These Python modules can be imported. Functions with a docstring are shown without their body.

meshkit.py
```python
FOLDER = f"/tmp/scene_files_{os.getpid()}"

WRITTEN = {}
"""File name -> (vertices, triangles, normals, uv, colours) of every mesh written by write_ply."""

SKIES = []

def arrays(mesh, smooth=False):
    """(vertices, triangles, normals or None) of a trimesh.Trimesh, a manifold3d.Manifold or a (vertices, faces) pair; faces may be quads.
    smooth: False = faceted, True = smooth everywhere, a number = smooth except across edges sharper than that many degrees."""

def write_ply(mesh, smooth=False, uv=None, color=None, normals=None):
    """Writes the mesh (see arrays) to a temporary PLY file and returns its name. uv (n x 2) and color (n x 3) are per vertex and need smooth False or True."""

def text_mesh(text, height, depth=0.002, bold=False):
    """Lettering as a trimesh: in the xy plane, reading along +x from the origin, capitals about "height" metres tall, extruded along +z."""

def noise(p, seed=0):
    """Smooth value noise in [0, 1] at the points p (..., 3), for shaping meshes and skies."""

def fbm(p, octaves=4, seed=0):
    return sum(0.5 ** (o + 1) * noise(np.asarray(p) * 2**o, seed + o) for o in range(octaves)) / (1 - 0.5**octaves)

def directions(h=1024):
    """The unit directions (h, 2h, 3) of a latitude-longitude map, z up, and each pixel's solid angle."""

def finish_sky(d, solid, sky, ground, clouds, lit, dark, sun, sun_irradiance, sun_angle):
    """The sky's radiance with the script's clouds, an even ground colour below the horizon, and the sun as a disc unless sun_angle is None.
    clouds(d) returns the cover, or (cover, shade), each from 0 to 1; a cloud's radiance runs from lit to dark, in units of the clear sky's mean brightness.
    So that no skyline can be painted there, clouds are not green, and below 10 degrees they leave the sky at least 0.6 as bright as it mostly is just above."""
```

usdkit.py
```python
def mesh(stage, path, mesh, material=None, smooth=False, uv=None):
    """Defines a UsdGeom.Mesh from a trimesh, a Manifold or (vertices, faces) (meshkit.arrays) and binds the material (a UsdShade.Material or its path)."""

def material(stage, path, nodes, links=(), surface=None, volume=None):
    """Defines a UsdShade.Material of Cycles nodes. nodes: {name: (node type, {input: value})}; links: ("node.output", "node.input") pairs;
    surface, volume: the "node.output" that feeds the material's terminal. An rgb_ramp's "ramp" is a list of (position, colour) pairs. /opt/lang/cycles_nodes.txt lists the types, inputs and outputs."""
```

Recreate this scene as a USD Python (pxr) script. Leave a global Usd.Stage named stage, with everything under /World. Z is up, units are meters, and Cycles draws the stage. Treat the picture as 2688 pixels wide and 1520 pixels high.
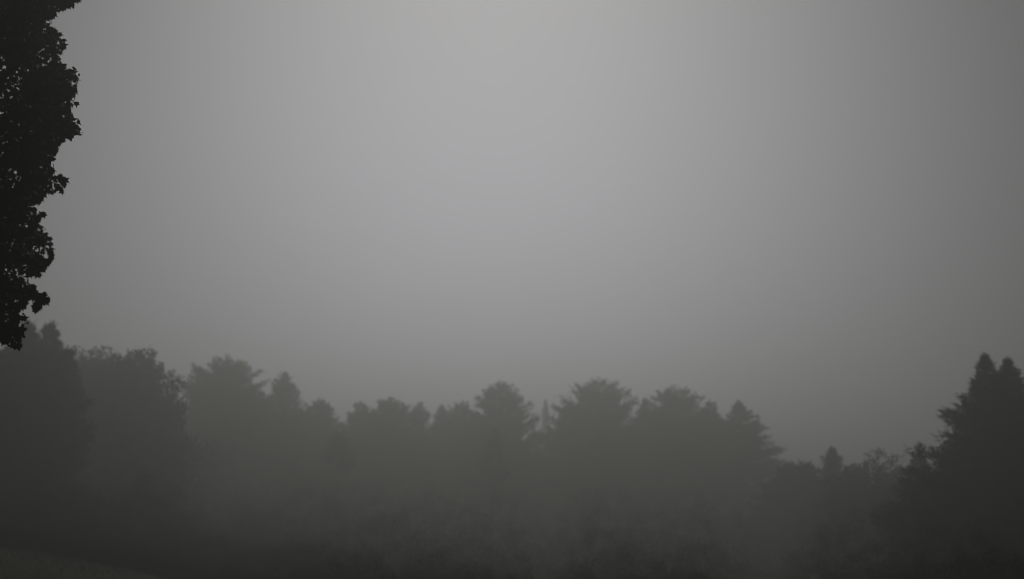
import math
import numpy as np
import trimesh
from scipy.spatial import cKDTree
import usdkit
import meshkit
from pxr import Usd, UsdGeom, UsdLux, UsdShade, Gf, Sdf, Vt

stage = Usd.Stage.CreateInMemory()
UsdGeom.SetStageUpAxis(stage, UsdGeom.Tokens.z)
UsdGeom.SetStageMetersPerUnit(stage, 1.0)
UsdGeom.Xform.Define(stage, '/World')
UsdGeom.Scope.Define(stage, '/World/Looks')
rng = np.random.default_rng(7)

# ------------------------------------------------------------------ camera
FW, FH, FPX = 2688.0, 1520.0, 2756.0          # photograph size, focal length in its pixels
EYE = np.array([0.0, 0.0, 1.6])
PITCH = math.radians(13.07)                    # looking up a little: horizon low in the frame
cam = UsdGeom.Camera.Define(stage, '/World/camera')
cam.CreateHorizontalApertureAttr(36.0)
cam.CreateFocalLengthAttr(36.0 * FPX / FW)
cam.CreateClippingRangeAttr(Gf.Vec2f(0.1, 20000.0))
cam.CreateExposureAttr(0.0)
cam.CreateFStopAttr(1.15)                        # focused on the near maple: the far trees go a little soft
cam.CreateFocusDistanceAttr(9.8)
cam.AddTranslateOp().Set(Gf.Vec3d(*EYE))
cam.AddRotateXOp().Set(90.0 + math.degrees(PITCH))

# ------------------------------------------------------------------ sky: fog lit by a veiled sun
SUN_AZ, SUN_EL = math.radians(-1.0), math.radians(43.0)     # azimuth from +y towards +x
GLOW_EL = math.radians(13.5)
SUN_DIR = np.array([math.sin(SUN_AZ) * math.cos(SUN_EL), math.cos(SUN_AZ) * math.cos(SUN_EL), math.sin(SUN_EL)])
GLOW_DIR = np.array([math.sin(SUN_AZ) * math.cos(GLOW_EL), math.cos(SUN_AZ) * math.cos(GLOW_EL), math.sin(GLOW_EL)])
SKY_STRENGTH, SKY_LOBE, SKY_BASE, SKY_POWER = 0.10, 4.65, 0.03, 22.0
HAZE_DENSITY, HAZE_G = 0.0079, 0.75
sky_mat = usdkit.material(stage, '/World/Looks/sky', {
    'tc': ('texture_coordinate', {}),
    'nrm': ('vector_math', {'math_type': 'normalize'}),
    'dot': ('vector_math', {'math_type': 'dot_product', 'vector2': tuple(GLOW_DIR)}),
    'half': ('math', {'math_type': 'multiply_add', 'value2': 0.5, 'value3': 0.5, 'use_clamp': True}),
    'pow': ('math', {'math_type': 'power', 'value2': SKY_POWER}),
    'cl': ('noise_texture', {'scale': 2.2, 'detail': 3.0, 'roughness': 0.45}),
    'clr': ('map_range', {'from_min': 0.3, 'from_max': 0.7, 'to_min': 0.97, 'to_max': 1.03}),
    'amp': ('math', {'math_type': 'multiply_add', 'value2': SKY_LOBE, 'value3': SKY_BASE}),
    'lum': ('math', {'math_type': 'multiply'}),
    'tint': ('vector_math', {'math_type': 'scale', 'vector1': (0.995, 0.98, 1.08)}),
    'sky': ('sky_texture', {'sky_type': 'single_scattering', 'sun_disc': False, 'sun_elevation': SUN_EL, 'sun_rotation': SUN_AZ,
                            'aerosol_density': 5.0, 'air_density': 1.0, 'ozone_density': 1.0}),
    'mix': ('mix_color', {'fac': 0.985, 'use_clamp': False}),
    'bg': ('background_shader', {'strength': SKY_STRENGTH}),
}, [('tc.generated', 'nrm.vector1'), ('nrm.vector', 'dot.vector1'), ('dot.value', 'half.value1'), ('half.value', 'pow.value1'),
    ('pow.value', 'amp.value1'), ('tc.generated', 'cl.vector'), ('cl.fac', 'clr.value'), ('amp.value', 'lum.value1'), ('clr.result', 'lum.value2'),
    ('lum.value', 'tint.scale'), ('sky.color', 'mix.a'), ('tint.vector', 'mix.b'), ('mix.result', 'bg.color')], surface='bg.background')
dome = UsdLux.DomeLight.Define(stage, '/World/sky')
UsdShade.MaterialBindingAPI.Apply(dome.GetPrim()).Bind(sky_mat)
dome.GetPrim().SetCustomDataByKey('kind', 'structure')

sun = UsdLux.DistantLight.Define(stage, '/World/sun')
sun.CreateIntensityAttr(0.12)
sun.CreateAngleAttr(12.0)
sun.CreateNormalizeAttr(True)
sun.CreateColorAttr(Gf.Vec3f(1.0, 0.995, 0.99))
_z = SUN_DIR / np.linalg.norm(SUN_DIR)
_x = np.cross([0, 0, 1.0], _z); _x /= np.linalg.norm(_x)
_y = np.cross(_z, _x)
sun.AddTransformOp().Set(Gf.Matrix4d(*_x, 0, *_y, 0, *_z, 0, 0, 0, 0, 1))

# ------------------------------------------------------------------ helpers
_cp, _sp = math.cos(PITCH), math.sin(PITCH)

def at(px, py, d):
    """The point that the photograph's pixel shows at ground distance d (along +y)."""
    a, b = (px - FW / 2) / FPX, (FH / 2 - py) / FPX
    r = np.array([a, _cp - b * _sp, _sp + b * _cp])
    return EYE + r * (d / r[1])

def project(p):
    q = np.asarray(p) - EYE
    f = q[..., 1] * _cp + q[..., 2] * _sp
    u = -q[..., 1] * _sp + q[..., 2] * _cp
    return FW / 2 + FPX * q[..., 0] / f, FH / 2 - FPX * u / f

used = {}
def numbered(parent, name):
    k = used.get((parent, name), 0)
    used[(parent, name)] = k + 1
    return name if k == 0 else f'{name}_{k:03d}'

def tag(prim, label=None, category=None, group=None, kind=None):
    for k, v in (('label', label), ('category', category), ('group', group), ('kind', kind)):
        if v:
            prim.SetCustomDataByKey(k, v)
    return prim

def thing(name, loc, label, category, group=None):
    x = UsdGeom.Xform.Define(stage, '/World/' + numbered('/World', name))
    x.AddTranslateOp().Set(Gf.Vec3d(*map(float, loc)))
    return tag(x.GetPrim(), label, category, group)

def part(name, mesh, mat, parent=None, smooth=False):
    base = str(parent.GetPath()) if parent else '/World'
    return usdkit.mesh(stage, f'{base}/{numbered(base, name)}', mesh, mat, smooth=smooth).GetPrim()

def unit(v):
    return v / np.maximum(np.linalg.norm(v, axis=-1, keepdims=True), 1e-9)

def tube(points, radii, sides=7):
    """A tapered limb as one closed-ended tube."""
    p, r = np.asarray(points, float), np.asarray(radii, float)
    t = unit(np.gradient(p, axis=0))
    ref = np.where(np.abs(t[:, 2:]) < 0.9, [0, 0, 1.0], [1.0, 0, 0])
    a = unit(np.cross(t, ref)); b = np.cross(t, a)
    ang = np.arange(sides) * 2 * np.pi / sides
    v = p[:, None] + r[:, None, None] * (np.cos(ang)[None, :, None] * a[:, None] + np.sin(ang)[None, :, None] * b[:, None])
    i, j = np.meshgrid(np.arange(len(p) - 1), np.arange(sides), indexing='ij')
    q = np.stack([i * sides + j, i * sides + (j + 1) % sides, (i + 1) * sides + (j + 1) % sides, (i + 1) * sides + j], -1).reshape(-1, 4)
    f = np.vstack([q[:, [0, 1, 2]], q[:, [0, 2, 3]]])
    n = len(p) * sides
    v = np.vstack([v.reshape(-1, 3), p[-1:] + t[-1:] * r[-1]])
    cap = np.array([[n - sides + k, n - sides + (k + 1) % sides, n] for k in range(sides)])
    return v, np.vstack([f, cap])

def join(parts):
    vs, fs, n = [], [], 0
    for v, f in parts:
        vs.append(v); fs.append(f + n); n += len(v)
    return np.vstack(vs), np.vstack(fs)

def soup(tri):
    """(n, 3, 3) corner points as one mesh of loose triangles."""
    tri = np.asarray(tri)
    return tri.reshape(-1, 3), np.arange(len(tri) * 3).reshape(-1, 3)

# ------------------------------------------------------------------ materials
def bark(name, c0, c1, scale=9.0, stretch=0.25):
    return usdkit.material(stage, '/World/Looks/' + name, {
        'g': ('geometry', {}), 'm': ('mapping', {'scale': (1.0, 1.0, stretch)}),
        'n': ('noise_texture', {'scale': scale, 'detail': 5.0, 'roughness': 0.65}),
        'r': ('rgb_ramp', {'ramp': [(0.3, c0), (0.7, c1)]}),
        'b': ('bump', {'strength': 0.6, 'distance': 0.03}),
        'p': ('principled_bsdf', {'roughness': 0.9, 'specular_ior_level': 0.2}),
    }, [('g.position', 'm.vector'), ('m.vector', 'n.vector'), ('n.fac', 'r.fac'), ('r.color', 'p.base_color'), ('n.fac', 'b.height'), ('b.normal', 'p.normal')], surface='p.BSDF')

def leafage(name, dark, mid, light, trans=0.3, scale=0.6):
    return usdkit.material(stage, '/World/Looks/' + name, {
        'g': ('geometry', {}),
        'n': ('noise_texture', {'scale': scale, 'detail': 3.0}),
        's': ('math', {'math_type': 'multiply_add', 'value2': 0.45, 'value3': 0.0}),
        'a': ('math', {'math_type': 'multiply_add', 'value2': 0.55}),
        'r': ('rgb_ramp', {'ramp': [(0.2, dark), (0.5, mid), (0.8, light)]}),
        'p': ('principled_bsdf', {'roughness': 0.75, 'specular_ior_level': 0.15}),
        't': ('translucent_bsdf', {}),
        'mx': ('mix_closure', {'fac': trans}),
    }, [('g.position', 'n.vector'), ('g.random_per_island', 's.value1'), ('n.fac', 'a.value1'), ('s.value', 'a.value3'), ('a.value', 'r.fac'),
        ('r.color', 'p.base_color'), ('r.color', 't.color'), ('p.BSDF', 'mx.closure1'), ('t.BSDF', 'mx.closure2')], surface='mx.closure')

M = {
    'pine_bark': bark('pine_bark', (0.045, 0.034, 0.026), (0.11, 0.085, 0.065)),
    'maple_bark': bark('maple_bark', (0.05, 0.045, 0.038), (0.13, 0.115, 0.10)),
    'birch_bark': bark('birch_bark', (0.16, 0.15, 0.13), (0.52, 0.50, 0.46), 5.0, 2.2),
    'needles': leafage('pine_needles', (0.018, 0.026, 0.014), (0.032, 0.044, 0.022), (0.05, 0.064, 0.03), 0.15),
    'spruce': leafage('spruce_needles', (0.014, 0.020, 0.013), (0.026, 0.035, 0.022), (0.04, 0.052, 0.03), 0.12),
    'broad': leafage('broad_leaves', (0.024, 0.032, 0.014), (0.042, 0.054, 0.024), (0.07, 0.082, 0.035), 0.28),
    'maple': leafage('maple_leaves', (0.018, 0.022, 0.010), (0.030, 0.036, 0.015), (0.048, 0.046, 0.020), 0.15, 1.8),
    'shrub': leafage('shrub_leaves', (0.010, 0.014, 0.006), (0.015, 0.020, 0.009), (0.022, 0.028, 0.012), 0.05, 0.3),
    'grass': leafage('grass_blades', (0.03, 0.045, 0.014), (0.05, 0.072, 0.022), (0.08, 0.098, 0.035), 0.3),
}
M['lawn'] = usdkit.material(stage, '/World/Looks/lawn_turf', {
    'g': ('geometry', {}), 'n': ('noise_texture', {'scale': 0.35, 'detail': 6.0, 'roughness': 0.6}), 'n2': ('noise_texture', {'scale': 14.0, 'detail': 4.0}),
    'mx': ('math', {'math_type': 'multiply_add', 'value2': 0.5}), 'h': ('math', {'math_type': 'multiply', 'value2': 0.5}),
    'r': ('rgb_ramp', {'ramp': [(0.3, (0.032, 0.046, 0.015)), (0.55, (0.05, 0.07, 0.022)), (0.75, (0.078, 0.09, 0.034))]}),
    'b': ('bump', {'strength': 0.7, 'distance': 0.05}), 'p': ('principled_bsdf', {'roughness': 0.95, 'specular_ior_level': 0.1}),
}, [('g.position', 'n.vector'), ('g.position', 'n2.vector'), ('n2.fac', 'h.value1'), ('n.fac', 'mx.value1'), ('h.value', 'mx.value3'), ('mx.value', 'r.fac'),
    ('r.color', 'p.base_color'), ('n2.fac', 'b.height'), ('b.normal', 'p.normal')], surface='p.BSDF')
M['floor'] = usdkit.material(stage, '/World/Looks/forest_soil', {
    'g': ('geometry', {}), 'n': ('noise_texture', {'scale': 1.3, 'detail': 7.0, 'roughness': 0.65}),
    'r': ('rgb_ramp', {'ramp': [(0.3, (0.022, 0.019, 0.013)), (0.6, (0.045, 0.038, 0.026)), (0.8, (0.05, 0.055, 0.028))]}),
    'b': ('bump', {'strength': 0.8, 'distance': 0.1}), 'p': ('principled_bsdf', {'roughness': 1.0, 'specular_ior_level': 0.1}),
}, [('g.position', 'n.vector'), ('n.fac', 'r.fac'), ('r.color', 'p.base_color'), ('n.fac', 'b.height'), ('b.normal', 'p.normal')], surface='p.BSDF')
M['haze'] = usdkit.material(stage, '/World/Looks/haze', {
    'v': ('principled_volume', {'color': (0.955, 0.98, 0.86), 'density': HAZE_DENSITY, 'anisotropy': HAZE_G})}, volume='v.volume')

# ------------------------------------------------------------------ ground
def smooth(t):
    t = np.clip(t, 0, 1)
    return t * t * (3 - 2 * t)

def ground(x, y):
    x, y = np.asarray(x, float), np.asarray(y, float)
    bank = 0.68 - 0.222 * (x + 18.3)
    bank = 1.9 - np.logaddexp(0, (1.9 - bank) * 1.2) / 1.2          # level above the bank
    bank = -3.6 + np.logaddexp(0, (bank + 3.6) * 1.2) / 1.2         # level below it
    n = meshkit.fbm(np.stack([x * 0.06, y * 0.06, x * 0], -1), 4, 3) - 0.5
    far = smooth((np.hypot(x, y) - 170) / 170)
    return bank * smooth((y - 10) / 34) * (1 - far) - 2.0 * far + n * 0.5 * smooth((np.hypot(x, y) - 6) / 20)

def grid(xs, ys, keep=None, lift=0.0):
    X, Y = np.meshgrid(xs, ys)
    v = np.stack([X, Y, ground(X, Y) + lift], -1).reshape(-1, 3)
    i, j = np.meshgrid(np.arange(len(ys) - 1), np.arange(len(xs) - 1), indexing='ij')
    n = len(xs)
    q = np.stack([i * n + j, i * n + j + 1, (i + 1) * n + j + 1, (i + 1) * n + j], -1).reshape(-1, 4)
    if keep is not None:
        c = v[q].mean(1)
        q = q[keep(c[:, 0], c[:, 1])]
        u, q = np.unique(q, return_inverse=True)
        v, q = v[u], q.reshape(-1, 4)
    return v, q

xs = np.concatenate([np.linspace(-580, -102, 30), np.arange(-100, 100.1, 2.0), np.linspace(102, 580, 30)])
ys = np.concatenate([np.linspace(-560, -42, 40), np.arange(-40, 180.1, 2.0), np.linspace(182, 580, 30)])
tag(part('forest_floor', grid(xs, ys), M['floor'], smooth=True), 'dark uneven forest floor under the treeline', 'ground', kind='structure')

def lawn_edge(x):
    return 46.0 + 0.9 * np.sin(x * 0.4) + 0.6 * np.sin(x * 1.1 + 1.0) - np.clip(x + 16, 0, 60) * 0.25 - np.clip(-x - 20, 0, 40) * 0.2
tag(part('lawn', grid(np.arange(-80, 80.1, 2.0), np.arange(-40, 110.1, 2.0), lambda x, y: y < lawn_edge(x), 0.004), M['lawn'], smooth=True),
    'mown grass slope rising to the left in front of the wood', 'lawn', kind='structure')

def blades(n, x0, x1, y0, y1, hmin, hmax, w, keep):
    x, y = rng.uniform(x0, x1, n), rng.uniform(y0, y1, n)
    k = keep(x, y); x, y = x[k], y[k]
    p = np.stack([x, y, ground(x, y) - 0.01], -1)
    a = rng.uniform(0, 2 * np.pi, len(x))
    s = np.stack([np.cos(a), np.sin(a), 0 * a], -1) * w * rng.uniform(0.6, 1.3, (len(x), 1))
    lean = rng.normal(0, 0.3, (len(x), 3)); lean[:, 2] = 1
    tip = p + lean * rng.uniform(hmin, hmax, (len(x), 1))
    return soup(np.stack([p - s, p + s, tip], 1))
tag(part('grass', blades(70000, -28, -4, 26, 47, 0.04, 0.11, 0.014, lambda x, y: y < lawn_edge(x) + 0.5), M['grass']),
    'short dull green grass on the lawn slope at the lower left', 'grass', kind='stuff')

# ------------------------------------------------------------------ trees of the treeline
def needle_tufts(p, d, n, length, width, top=None):
    """n slivers round each point p, fanned about d."""
    p, d = np.repeat(p, n, 0), np.repeat(d, n, 0)
    k = len(p)
    if top is not None:                                            # shorter sprays on the young shoots at the top
        length = length * np.clip(0.3 + (top - p[:, 2:]) / 4.0, 0.3, 1.0)
    dirs = unit(d * 0.9 + rng.normal(0, 0.55, (k, 3)) + [0, 0, 0.18])
    side = unit(np.cross(dirs, rng.normal(0, 1, (k, 3))))
    L = length * rng.uniform(0.6, 1.3, (k, 1)); W = width * rng.uniform(0.7, 1.3, (k, 1))
    o = p + rng.normal(0, 0.3, (k, 3)) * length
    return np.stack([o - side * W, o + side * W, o + dirs * L], 1)

def limb_curve(start, az, elev, length, curl, n=5):
    t = np.linspace(0, 1, n)[:, None]
    h = np.array([math.cos(az), math.sin(az), 0.0])
    return start + h * length * t * math.cos(elev) + np.array([0, 0, 1.0]) * (length * (t * math.sin(elev) + curl * t * t))

def conifer(name, loc, h, R, label, shape=0.6, base=0.12, density=1.0, up=0.35, tips=1, group=None, mat='needles', ragged=0.36, tuft=0.42, lean=0.0):
    """A pine or spruce: whorls of boughs with needle sprays; several leading shoots when tips > 1."""
    o = thing(name, loc, label, 'tree', group)
    tz = np.linspace(0, 1, 9)
    wob = np.cumsum(rng.normal(0, 0.012 * h / 9, (9, 2)), 0)
    trunk = np.stack([wob[:, 0] + lean * tz, wob[:, 1], tz * h], -1)
    r0 = 0.014 * h + 0.05
    part('trunk', tube(trunk, r0 * (1 - 0.93 * tz) + 0.012, 8), M['pine_bark'], o, smooth=True)
    at_z = lambda z: np.array([np.interp(z, trunk[:, 2], trunk[:, 0]), np.interp(z, trunk[:, 2], trunk[:, 1]), z])
    boughs, tri, sp, sd = [], [], [], []
    def bough(s, az, el, L, curl, rad):
        c = limb_curve(s, az, el, L, curl)
        boughs.append(tube(c, np.linspace(rad, 0.008, len(c)), 3))
        m = max(3, int(L * 4.2 * density * min(1.0, 20 / h)))
        for t in rng.uniform(0.22, 1.0, m):
            g = t * (len(c) - 1.001); q = c[int(g)] + (c[int(g) + 1] - c[int(g)]) * (g % 1)
            for sgn in (-1, 1):
                a2 = az + sgn * rng.uniform(0.45, 1.15)
                l2 = L * (0.08 + 0.36 * (1 - t)) * rng.uniform(0.5, 1.3) + 0.14 * min(1.0, 0.2 + (h - q[2]) / 3.0)
                d2 = unit(np.array([math.cos(a2), math.sin(a2), rng.uniform(-0.1, 0.35) + 0.6 * up * t]))
                k = max(2, int(l2 / (0.17 + 0.0105 * h)))
                f = np.linspace(0.2, 1, k)[:, None] * l2
                sp.append(q + d2 * f + [0, 0, 1] * f * f * 0.12); sd.append(np.repeat(d2[None], k, 0))
        sp.append(c[-2:]); sd.append(np.repeat(unit(c[-1:] - c[-2:-1]), 2, 0))
    sector = rng.uniform(0.88, 1.1, 7)
    zt = h - max(0.4, 0.02 * h)
    crown_len = h * (1 - base)
    while zt > base * h:
        t = (h - zt) / crown_len                                   # how far the tips of this whorl hang below the top
        env = R * min(1.0, (t / 0.85)) ** shape * (1.0 if t < 0.8 else 1.0 - 0.3 * (t - 0.8) / 0.2)
        env = max(0.05, env - 0.25 * max(0.0, 1 - 2.2 * t))             # room for the needle sprays of the topmost boughs
        a0 = rng.uniform(0, 6.28)
        nb = int(rng.integers(4, 7)) + (2 if env > 2.5 else 0)
        for b in range(nb):
            az = a0 + b * 6.283 / nb + rng.normal(0, 0.25)
            reach = max(0.06, env * rng.uniform(1 - 1.5 * ragged, 1 + ragged) * sector[int(az % 6.283 / 6.284 * 7)])
            el = up * 1.9 * (1 - t) ** 2 + 0.25 * (up - 0.2) + rng.normal(0, 0.1)
            L = reach / max(math.cos(el), 0.35)
            curl = rng.uniform(0.0, 0.12)
            z0 = min(max(zt + rng.uniform(-0.25, 0.25) - L * (math.sin(el) + curl), 0.06 * h), h - 0.3)
            bough(at_z(z0), az, el, L, curl, 0.018 + 0.012 * L)
        zt -= (0.26 + 0.55 * t) * max(0.8, h / 20) * rng.uniform(0.8, 1.25)
    tri.append(needle_tufts(np.vstack(sp), np.vstack(sd), 5 if h < 14 else 3, tuft * (1.0 if h < 14 else 1.2), 0.022 + 0.0017 * h, h))
    # leading shoots
    for k in range(tips * 12 - 10):
        r = abs(rng.normal(0, 0.45)) * (k > 0)
        a = rng.uniform(0, 6.28)
        s = at_z(h * 0.97) * [1, 1, 0] + [R * r * math.cos(a), R * r * math.sin(a), h - crown_len * 0.85 * r ** (1 / shape) - 0.04 * h - 0.3]
        c = np.linspace(0, 1, 12)[:, None] * [rng.normal(0, 0.18), rng.normal(0, 0.18), (0.04 * h + 0.3) * (rng.uniform(0.5, 1.1) if k else 1.0)] + s
        tri.append(needle_tufts(c, np.repeat([[0, 0, 1.0]], 12, 0), 5, tuft * 0.7, 0.02, h + 0.3))
    tag(part('branches', join(boughs), M['pine_bark'], o), kind='stuff')
    part('crown', soup(np.concatenate(tri)), M[mat], o)
    return o

def leaf_cards(c, size, n, spread):
    """n small folded leaves (two triangles each) scattered round each centre c."""
    size, spread = (np.repeat(x, n)[:, None] if np.ndim(x) else x for x in (size, spread))
    c = np.repeat(c, n, 0); k = len(c)
    v = rng.normal(0, 1, (k, 3)); v = unit(v) * rng.uniform(0.1, 1.0, (k, 1)) ** 0.5
    p = c + v * spread
    a = unit(rng.normal(0, 1, (k, 3)) + [0, 0, -0.3]); b = unit(np.cross(a, rng.normal(0, 1, (k, 3))))
    s = size * rng.uniform(0.6, 1.3, (k, 1)); nrm = np.cross(a, b)
    l, r = p + a * s * 0.5 + b * s * 0.42 + nrm * s * 0.12, p + a * s * 0.5 - b * s * 0.42 + nrm * s * 0.12
    t = p + a * s
    return np.concatenate([np.stack([p, l, t], 1), np.stack([p, t, r], 1)])

def broadleaf(name, loc, h, R, label, lobes=None, base=0.2, size=0.2, n=900, per=17, group=None, mat='broad', trunk_mat='maple_bark', squash=0.5, trunk_r=None, flat=0.0):
    """A broad-leaved tree: trunk, limbs that fork towards leaf clumps, crown of leaf-sized faces in uneven lobes."""
    o = thing(name, loc, label, 'tree', group)
    tz = np.linspace(0, 1, 8)
    wob = np.cumsum(rng.normal(0, 0.02 * h / 8, (8, 2)), 0)
    trunk = np.stack([wob[:, 0], wob[:, 1], tz * h * 0.86], -1)
    r0 = trunk_r or 0.016 * h + 0.05
    part('trunk', tube(trunk, r0 * (1 - 0.9 * tz) + 0.012, 9), M[trunk_mat], o, smooth=True)
    zc, rz = h * (1 + base) / 2, h * (1 - base) / 2
    if lobes is None:
        lobes = [(0, 0, -0.1, 0.62), (0, 0, -0.5, 0.55)]
        for i in range(34):
            uz = 1 - 2 * (i + 0.5) / 34
            u = np.array([math.cos(i * 2.4 + 1) * math.sqrt(1 - uz * uz), math.sin(i * 2.4 + 1) * math.sqrt(1 - uz * uz), uz]) + rng.normal(0, 0.09, 3)
            r = rng.uniform(0.28, 0.40)
            if u[2] < 0.1:
                u[:2] /= max(np.linalg.norm(u[:2]), 0.2)
            lobes.append((*(u * (1.0 - r)), r))
    L = np.array(lobes)
    pick = rng.choice(len(L), n, p=L[:, 3] ** 2 / (L[:, 3] ** 2).sum())
    u = unit(rng.normal(0, 1, (n, 3))) * (rng.uniform(0.15, 1, (n, 1)) ** 0.4)
    c = (L[pick, :3] + u * L[pick, 3:4]) * [R, R, rz] + [0, 0, zc]
    # a few shoots that stick out of the crown
    m = n // 5
    s = unit(rng.normal(0, 1, (m, 3)) + [0, 0, 0.5])
    c2 = (L[pick[:m], :3] + s * L[pick[:m], 3:4] * rng.uniform(1.0, 1.12, (m, 1))) * [R, R, rz] + [0, 0, zc]
    c = np.vstack([c, c2])
    c = c[c[:, 2] > 0.25]
    spread = 0.30 + 0.02 * R
    tri = leaf_cards(c, size, per, spread)
    for i in range(0, len(L)):
        z0 = np.clip(zc + (L[i, 2] - 0.55) * rz, h * 0.12, h * 0.75)
        s = np.array([np.interp(z0, trunk[:, 2], trunk[:, 0]), np.interp(z0, trunk[:, 2], trunk[:, 1]), z0])
        e = L[i, :3] * [R, R, rz] + [0, 0, zc]
        t = np.linspace(0, 1, 6)[:, None]
        cv = s + (e - s) * t + [0, 0, 1] * (np.sin(t * np.pi) * 0.12 * np.linalg.norm(e - s)) * 0.6
        part('limb', tube(cv, np.linspace(r0 * 0.42, 0.015, 6), 5), M[trunk_mat], o, smooth=True)
    part('crown', soup(tri), M[mat], o)
    return o

def foot(px, py, d, depth_jitter=0.0):
    """Base on the ground under the tree top seen at the pixel, and the height of the tree."""
    t = at(px, py, d)
    g = float(ground(t[0], t[1]))
    return (t[0], t[1], g), t[2] - g

def width(px, d):
    return px / FPX * d * 1.03

G_PINE, G_BROAD, G_BIRCH = 'pines in the misty treeline', 'broad-leaved trees in the misty treeline', 'thin pale trunks in the wood'
K, NEAR_LEFT, NEAR_RIGHT = 2.15, 0.95, 1.12       # how far the middle and the two nearer ends of the treeline stand
def pine(px, py, d, w, label, **k):
    d *= NEAR_LEFT * (2.0 if 200 < px else 1.42) if px < 480 else NEAR_RIGHT if px > 2500 else 1.25 if px > 2380 else 1.45 if px > 2200 else 1.7 if px > 2050 else K
    loc, h = foot(px, py, d); return conifer(k.pop('name', 'pine_tree'), loc, h, width(w, d), label, group=k.pop('group', G_PINE), **k)
def leafy(px, py, d, w, label, **k):
    d *= NEAR_LEFT * (2.0 if 200 < px else 1.42) if px < 480 else NEAR_RIGHT if px > 2500 else 1.25 if px > 2380 else 1.45 if px > 2200 else 1.7 if px > 2050 else K
    loc, h = foot(px, py, d); return broadleaf('broadleaf_tree', loc, h, width(w, d), label, group=G_BROAD, **k)

# left group, nearer
pine(72, 838, 50, 120, 'dark ragged pine behind the hanging tip of the maple', shape=0.55, tips=3, density=1.2)
pine(134, 842, 52, 110, 'two-pronged pine just right of the hanging maple tip', shape=0.6, tips=3, density=1.15)
pine(12, 905, 47, 130, 'dark pine cut by the left edge of the picture', shape=0.6)
pine(188, 915, 54, 70, 'lower pine leaning against the left end of the broad domed tree', shape=0.7, tips=2)
leafy(262, 905, 56, 125, 'leafy tree with a small spike on top at the left of the broad dome', base=0.05, n=2600, size=0.26)
leafy(345, 928, 54, 158, 'broad domed tree whose right side slopes down to the gap', base=0.02, n=4000, size=0.26)
# centre left
pine(592, 930, 74, 190, 'tallest round-headed tree left of the middle, beside the domed tree', shape=0.52, tips=3, up=0.32, density=1.1)
pine(748, 975, 78, 95, 'slim ragged tree right of the tallest round-headed one', shape=0.55, tips=2, ragged=0.4)
pine(692, 1030, 80, 95, 'short tree in the notch left of the slim ragged tree', shape=0.6)
pine(842, 1045, 80, 100, 'small blunt tree standing alone in the dip left of the middle', shape=0.5, tips=2)
pine(945, 1052, 84, 85, 'small tree joined to the left shoulder of a round-headed one', shape=0.5)
pine(1024, 1040, 82, 144, 'round-headed tree in the low middle stretch of the treeline', shape=0.52, tips=3, up=0.32)
pine(1102, 1054, 85, 85, 'small pointed tree right of the low round-headed one', shape=0.6)
pine(1158, 1060, 88, 75, 'lowest little pointed tree in the middle stretch', shape=0.65)
pine(1214, 1050, 86, 95, 'small rounded tree leaning on the left of the middle dome', shape=0.45)
pine(1312, 998, 82, 161, 'tall domed tree nearest the middle of the picture', shape=0.52, tips=4, up=0.32, density=1.1)
pine(1432, 1046, 118, 42, 'pale thin spire far back in the gap between two domed trees', shape=0.9, mat='spruce', name='spruce_tree', group=None, density=0.8)
pine(1480, 1062, 90, 50, 'small tree tucked under the left side of the widest dome', shape=0.6)
pine(1568, 988, 82, 213, 'widest domed tree, right of the middle gap', shape=0.52, tips=4, up=0.32, density=1.15)
pine(1690, 1042, 84, 60, 'small pointed tree in the notch between the two wide crowns', shape=0.6)
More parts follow.
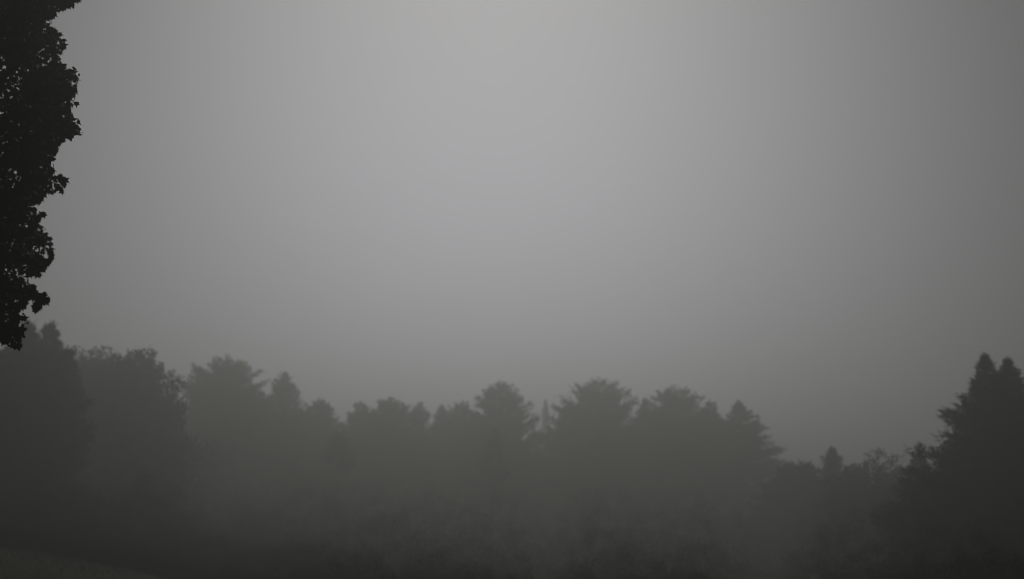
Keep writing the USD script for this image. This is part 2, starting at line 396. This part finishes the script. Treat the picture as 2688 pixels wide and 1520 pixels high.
pine(1768, 1010, 80, 190, 'wide uneven crown right of the widest dome', shape=0.52, tips=3, up=0.3, density=1.1)
pine(1862, 1048, 79, 80, 'low shoulder tree between the wide crown and the outstretched pine', shape=0.45)
pine(1938, 1048, 76, 170, 'pine with long level boughs reaching out over the right gap', shape=0.8, up=0.12, ragged=0.42, base=0.05)
# right gap
pine(2096, 1205, 72, 150, 'low rounded tree in the right gap beside the outstretched pine', shape=0.5)
pine(2182, 1170, 70, 125, 'little pointed tree standing up from the right gap', shape=0.75, ragged=0.5, tips=1, name='spruce_tree', group=None, mat='spruce')
leafy(2292, 1198, 68, 150, 'low flat-topped leafy tree between two pointed ones at the right', base=0.02, n=2200)
pine(2412, 1178, 62, 125, 'small dark pointed tree at the foot of the big right pine', shape=0.75, tips=1, name='spruce_tree', group=None, mat='spruce')
# right, nearer
pine(2578, 926, 50, 330, 'big dark pine with twin tops at the right, left one of the pair', shape=1.0, up=0.22, ragged=0.3, tips=2, density=1.25, base=0.04)
pine(2642, 935, 51, 270, 'big dark pine with twin tops at the right, right one of the pair', shape=1.0, up=0.22, ragged=0.3, tips=2, density=1.2)
pine(2712, 985, 48, 150, 'dark pine cut by the right edge of the picture', shape=0.7, up=0.22, density=1.2)

# slim birches with pale trunks in front of the wood
for px, py, d, lab in ((580, 1060, 146, 'thin pale trunk standing below the tallest round-headed tree'), (893, 1110, 142, 'thin pale trunk low in the wood, second from the left'),
                       (1296, 1120, 146, 'thin pale trunk low under the middle domed tree')):
    loc, h = foot(px, py, d)
    broadleaf('birch_tree', loc, h, 2.6, lab, n=260, per=14, base=0.5, size=0.2, group=G_BIRCH, trunk_mat='birch_bark', trunk_r=0.22,
              lobes=[(0, 0, 0.2, 0.5), (0.5, 0.1, -0.3, 0.35), (-0.5, 0.1, -0.1, 0.35), (0.1, 0.4, -0.5, 0.35), (0, 0, 0.65, 0.28)])

# wood behind: one mass of far foliage, and the undergrowth along its edge
def mass(px_top, d0, d1, n, near_drop, rough, name, label, cat, mat, size, per, spread, clumps=0):
    """Leaf clumps filling a strip of ground between distances d0 and d1 under an uneven top that is lower towards the lawn."""
    a = np.array(px_top, float)
    px, u = rng.uniform(a[0, 0], a[-1, 0], n), rng.uniform(0, 1, n) ** 1.9
    d = np.interp(px, a[:, 0], d0) * (1 - u) + np.interp(px, a[:, 0], d1) * u
    top = np.interp(px, a[:, 0], a[:, 1]) + rough * (meshkit.fbm(np.stack([px / 95.0, d * 0.12, px * 0], -1), 4, 5) - 0.45) + near_drop * (1 - u)
    P = np.array([at(x, y, q) for x, y, q in zip(px, top, d)])
    g = ground(P[:, 0], P[:, 1])
    hh = np.maximum(P[:, 2] - g, 0.4)
    P[:, 2] = g + hh * rng.uniform(0.0, 1, n) ** 0.95
    if not clumps:
        tag(part(name, soup(leaf_cards(P, size * d / d.max(), per, spread * d / d.max())), M[mat]), label, cat, kind='stuff')
        return
    path = '/World/' + numbered('/World', name)                   # small leafy sprays, repeated
    pi = UsdGeom.PointInstancer.Define(stage, path)
    for k in range(clumps):
        spray = f'{path}/{numbered(path, "leafy_spray")}'
        usdkit.mesh(stage, spray, soup(leaf_cards(np.zeros((1, 3)), size, per, spread)), M[mat])
        pi.CreatePrototypesRel().AddTarget(spray)
    pi.CreateProtoIndicesAttr(Vt.IntArray.FromNumpy(rng.integers(0, clumps, n).astype(np.int32)))
    pi.CreatePositionsAttr(Vt.Vec3fArray.FromNumpy(P.astype(np.float32)))
    pi.CreateScalesAttr(Vt.Vec3fArray.FromNumpy(np.repeat((d / d.max() * rng.uniform(0.8, 1.2, n))[:, None], 3, 1).astype(np.float32)))
    pi.CreateOrientationsAttr(Vt.QuathArray([Gf.Quath(math.cos(t), 0.0, 0.0, math.sin(t)) for t in rng.uniform(0, math.pi, n)]))
    tag(pi.GetPrim(), label, cat, kind='stuff')
T = [(-150, 1000), (480, 1130), (760, 1170), (900, 1140), (1340, 1160), (1430, 1270), (1520, 1160), (1900, 1210), (2020, 1340), (2120, 1290), (2400, 1240), (2560, 1150), (2850, 1080)]
mass(T, [70, 95] + [188] * 8 + [110, 70, 62], [84, 110] + [214] * 8 + [125, 82, 74], 19000, 20, 90, 'distant_wood', 'dim mass of foliage filling the wood behind the treeline', 'wood', 'broad', 0.70, 6, 1.2)
T = [(-200, 1170), (150, 1210), (420, 1210), (560, 1250), (760, 1250), (1000, 1240), (1380, 1270), (1450, 1300), (1540, 1240), (1850, 1260), (2030, 1360), (2150, 1280), (2450, 1230), (2900, 1190)]
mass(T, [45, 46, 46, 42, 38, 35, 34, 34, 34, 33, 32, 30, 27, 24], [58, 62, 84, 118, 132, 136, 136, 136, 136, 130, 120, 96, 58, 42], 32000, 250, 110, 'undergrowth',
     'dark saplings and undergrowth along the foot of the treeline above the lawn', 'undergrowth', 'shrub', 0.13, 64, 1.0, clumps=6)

# ------------------------------------------------------------------ the maple that hangs in at the left
OUT = np.array([(-420, -60), (225, -60), (213, 0), (190, 15), (160, 30), (135, 45), (120, 58), (150, 75), (170, 100), (178, 118), (165, 130), (155, 142), (160, 152), (178, 165),
       (195, 180), (208, 200), (213, 215), (197, 235), (198, 255), (190, 270), (183, 290), (200, 300), (205, 315), (208, 335), (209, 350), (195, 362), (162, 375), (150, 390), (140, 410),
       (135, 430), (150, 445), (168, 460), (173, 475), (177, 490), (172, 503), (150, 511), (112, 515), (110, 530), (118, 550), (124, 565), (98, 580), (112, 595), (125, 610), (138, 625),
       (142, 640), (142, 680), (130, 692), (118, 705), (106, 720), (84, 724), (55, 714), (70, 735), (85, 745), (95, 757), (110, 757), (126, 772), (131, 788), (108, 805), (94, 815),
       (74, 800), (63, 795), (62, 830), (64, 860), (61, 890), (54, 905), (47, 921), (28, 908), (0, 896), (-60, 880), (-200, 900), (-420, 820)], float)
import shapely
POLY = shapely.Polygon(OUT)

LEAF = np.array([(0, -0.06), (0.20, 0.02), (0.47, 0.10), (0.34, 0.26), (0.52, 0.56), (0.24, 0.50), (0.14, 0.62), (0.0, 1.0), (-0.14, 0.62), (-0.24, 0.50), (-0.52, 0.56), (-0.34, 0.26), (-0.47, 0.10), (-0.20, 0.02)])
def maple_leaves(c, size):
    """A five-pointed leaf at each point, hanging from its stalk; (n, 14, 3) outlines, a fan about the leaf's middle follows."""
    k = len(c)
    a = unit(rng.normal(0, 0.75, (k, 3)) + [0, 0, -0.75]); b = unit(np.cross(a, rng.normal(0, 1, (k, 3)))); nrm = np.cross(a, b)
    s = size * rng.uniform(0.65, 1.25, (k, 1))
    rim = c[:, None] + s[:, None] * (LEAF[None, :, 1:] * a[:, None] + LEAF[None, :, :1] * b[:, None] + 0.22 * np.abs(LEAF[None, :, :1]) * nrm[:, None] - 0.12 * (LEAF[None, :, 1:] ** 2) * nrm[:, None])
    mid = c[:, None] + s[:, None] * 0.28 * a[:, None]
    return np.concatenate([mid, rim], 1)                                  # (k, 15, 3)
FAN = np.array([[0, i + 1, (i + 1) % 14 + 1] for i in range(14)])
def leaf_mesh(v):
    k = len(v)
    return v.reshape(-1, 3), (FAN[None] + (np.arange(k) * 15)[:, None, None]).reshape(-1, 3)

TX, TY = -6.95, 10.31
base_m = np.array([TX, TY, float(ground(TX, TY))])
maple = thing('maple_tree', base_m, 'large dark maple hanging into the left edge, its lobed leaves cut out against the sky', 'tree')
H = 9.6
tz = np.linspace(0, 1, 9)
trunk_m = np.stack([np.array([0, .05, .1, .05, 0, .1, .2, .15, .1]), np.array([0, 0, .05, .1, .1, .05, 0, .1, .1]), tz * H * 0.85], -1)
part('trunk', tube(trunk_m, 0.30 * (1 - 0.88 * tz) + 0.02 + 0.12 * np.exp(-tz * 14), 12), M['maple_bark'], maple, smooth=True)
# twig clusters: those in the fringe that hangs into view, then the rest of the crown
n = 13500
px, py = rng.uniform(-330, 214, n), rng.uniform(-60, 922, n)
inside = shapely.contains_xy(POLY, px, py)
px, py = px[inside], py[inside]
edge = shapely.distance(POLY.boundary, shapely.points(px, py))
keep = (edge > 4) & ((edge > 26) | (rng.uniform(0, 1, len(px)) < 0.5)) & ((edge < 120) | (rng.uniform(0, 1, len(px)) < 0.6))
# a few holes through which the sky shows
for hx, hy, hr in ((48, 465, 13), (40, 455, 9), (132, 497, 7), (92, 540, 8), (80, 557, 6), (72, 607, 7), (40, 650, 7), (20, 640, 6), (75, 645, 6), (105, 660, 6), (22, 710, 9), (40, 712, 6), (3, 800, 8), (22, 628, 5), (108, 150, 5), (14, 186, 4), (128, 165, 4), (160, 300, 4)):
    keep &= np.hypot(px - hx, py - hy) > hr + 10
px, py, edge = px[keep], py[keep], edge[keep]
depth = 9.6 + rng.normal(0, 1, len(px)) * np.clip(0.12 + edge / 115.0, 0.12, 1.0)
C1 = np.array([at(x, y, d) for x, y, d in zip(px, py, depth)])
near = (edge > 22) | (cKDTree(C1).query(C1, 4)[0][:, 3] < 0.16)                     # no twig off by itself
px, py, edge, depth, C1 = px[near], py[near], edge[near], depth[near], C1[near]
spread = np.clip((edge[:, None] - 4) / FPX * 9.6 * 0.8, 0.01, 0.08)
per = 5
c = np.repeat(C1, per, 0) + rng.normal(0, 0.62, (len(C1) * per, 3)) * np.repeat(spread, per, 0)
# a twig from each cluster of the fringe inwards
twig = []
for i in np.where(edge < 45)[0][::2]:
    q = np.argmin(np.hypot(px - px[i], py - py[i]) + 1e3 * (edge < edge[i] + 18) + 40 * np.abs(depth - depth[i]))
    e, b = C1[i] - base_m, C1[q] - base_m
    twig.append(tube(np.array([b, (b + e) / 2 + [0, 0, 0.02], e]), [0.006, 0.004, 0.002], 3))
tag(part('twigs', join(twig), M['maple_bark'], maple), kind='stuff')
# rest of the crown, out of view to the left and above
m = 1500
u = unit(rng.normal(0, 1, (m, 3))) * (rng.uniform(0.25, 1, (m, 1)) ** 0.4)
lump = 0.85 + 0.3 * meshkit.noise(u * 2.2 + 9, 2)[:, None]
C2 = base_m + [0, 0, 5.7] + u * lump * [2.6, 2.6, 3.7]
qx, qy = project(C2)
C2 = C2[(qx < -60) | (qy < -80)]
c2 = np.repeat(C2, 5, 0) + rng.normal(0, 0.1, (len(C2) * 5, 3))
cc = np.vstack([c, c2])
cc = cc[cKDTree(cc).query(cc, 8)[0][:, 6] < 0.13]                 # no leaf far from its neighbours
leaves = maple_leaves(cc, 0.052)
lx, ly = project(leaves[:, 1])
dist = shapely.distance(POLY.boundary, shapely.points(lx, ly))
score = np.where((lx > 6) & (ly > 4) & (ly < 925), dist, 1e9)
order = np.argsort(score)
for i in order[:300]:
    part('leaf', leaf_mesh(leaves[i:i + 1] - base_m), M['maple'], maple)
tag(part('foliage', leaf_mesh(leaves[order[300:]] - base_m), M['maple'], maple), kind='stuff')
# limbs reaching from the trunk to the fringe and round the crown
ends = [at(x, y, d) - base_m for x, y, d in ((120, 20, 9.5), (120, 110, 9.9), (150, 210, 9.3), (150, 330, 9.7), (120, 480, 9.5), (90, 640, 9.6), (90, 780, 9.4), (35, 870, 9.6))]
for k in range(10):
    a = rng.uniform(0.7, 5.2); ends.append(np.array([1.8 * math.cos(a), 1.8 * math.sin(a), rng.uniform(3.7, 7.2)]))
for e in ends:
    z0 = max(1.7, e[2] * 0.62 - 0.5)
    s = np.array([np.interp(z0, trunk_m[:, 2], trunk_m[:, 0]), np.interp(z0, trunk_m[:, 2], trunk_m[:, 1]), z0])
    t = np.linspace(0, 1, 8)[:, None]
    sag = np.sin(t * np.pi) * 0.13 * np.linalg.norm(e - s) * [0, 0, 1]
    part('limb', tube(s + (e - s) * t + sag, np.linspace(0.13, 0.012, 8), 6), M['maple_bark'], maple, smooth=True)

# ------------------------------------------------------------------ the fog: one closed box of even haze
hz = trimesh.creation.box(bounds=[[-600, -600, -6.5], [600, 600, 30]])
tag(part('haze', hz, M['haze']), 'thin grey morning fog between the trees', 'fog', kind='stuff')
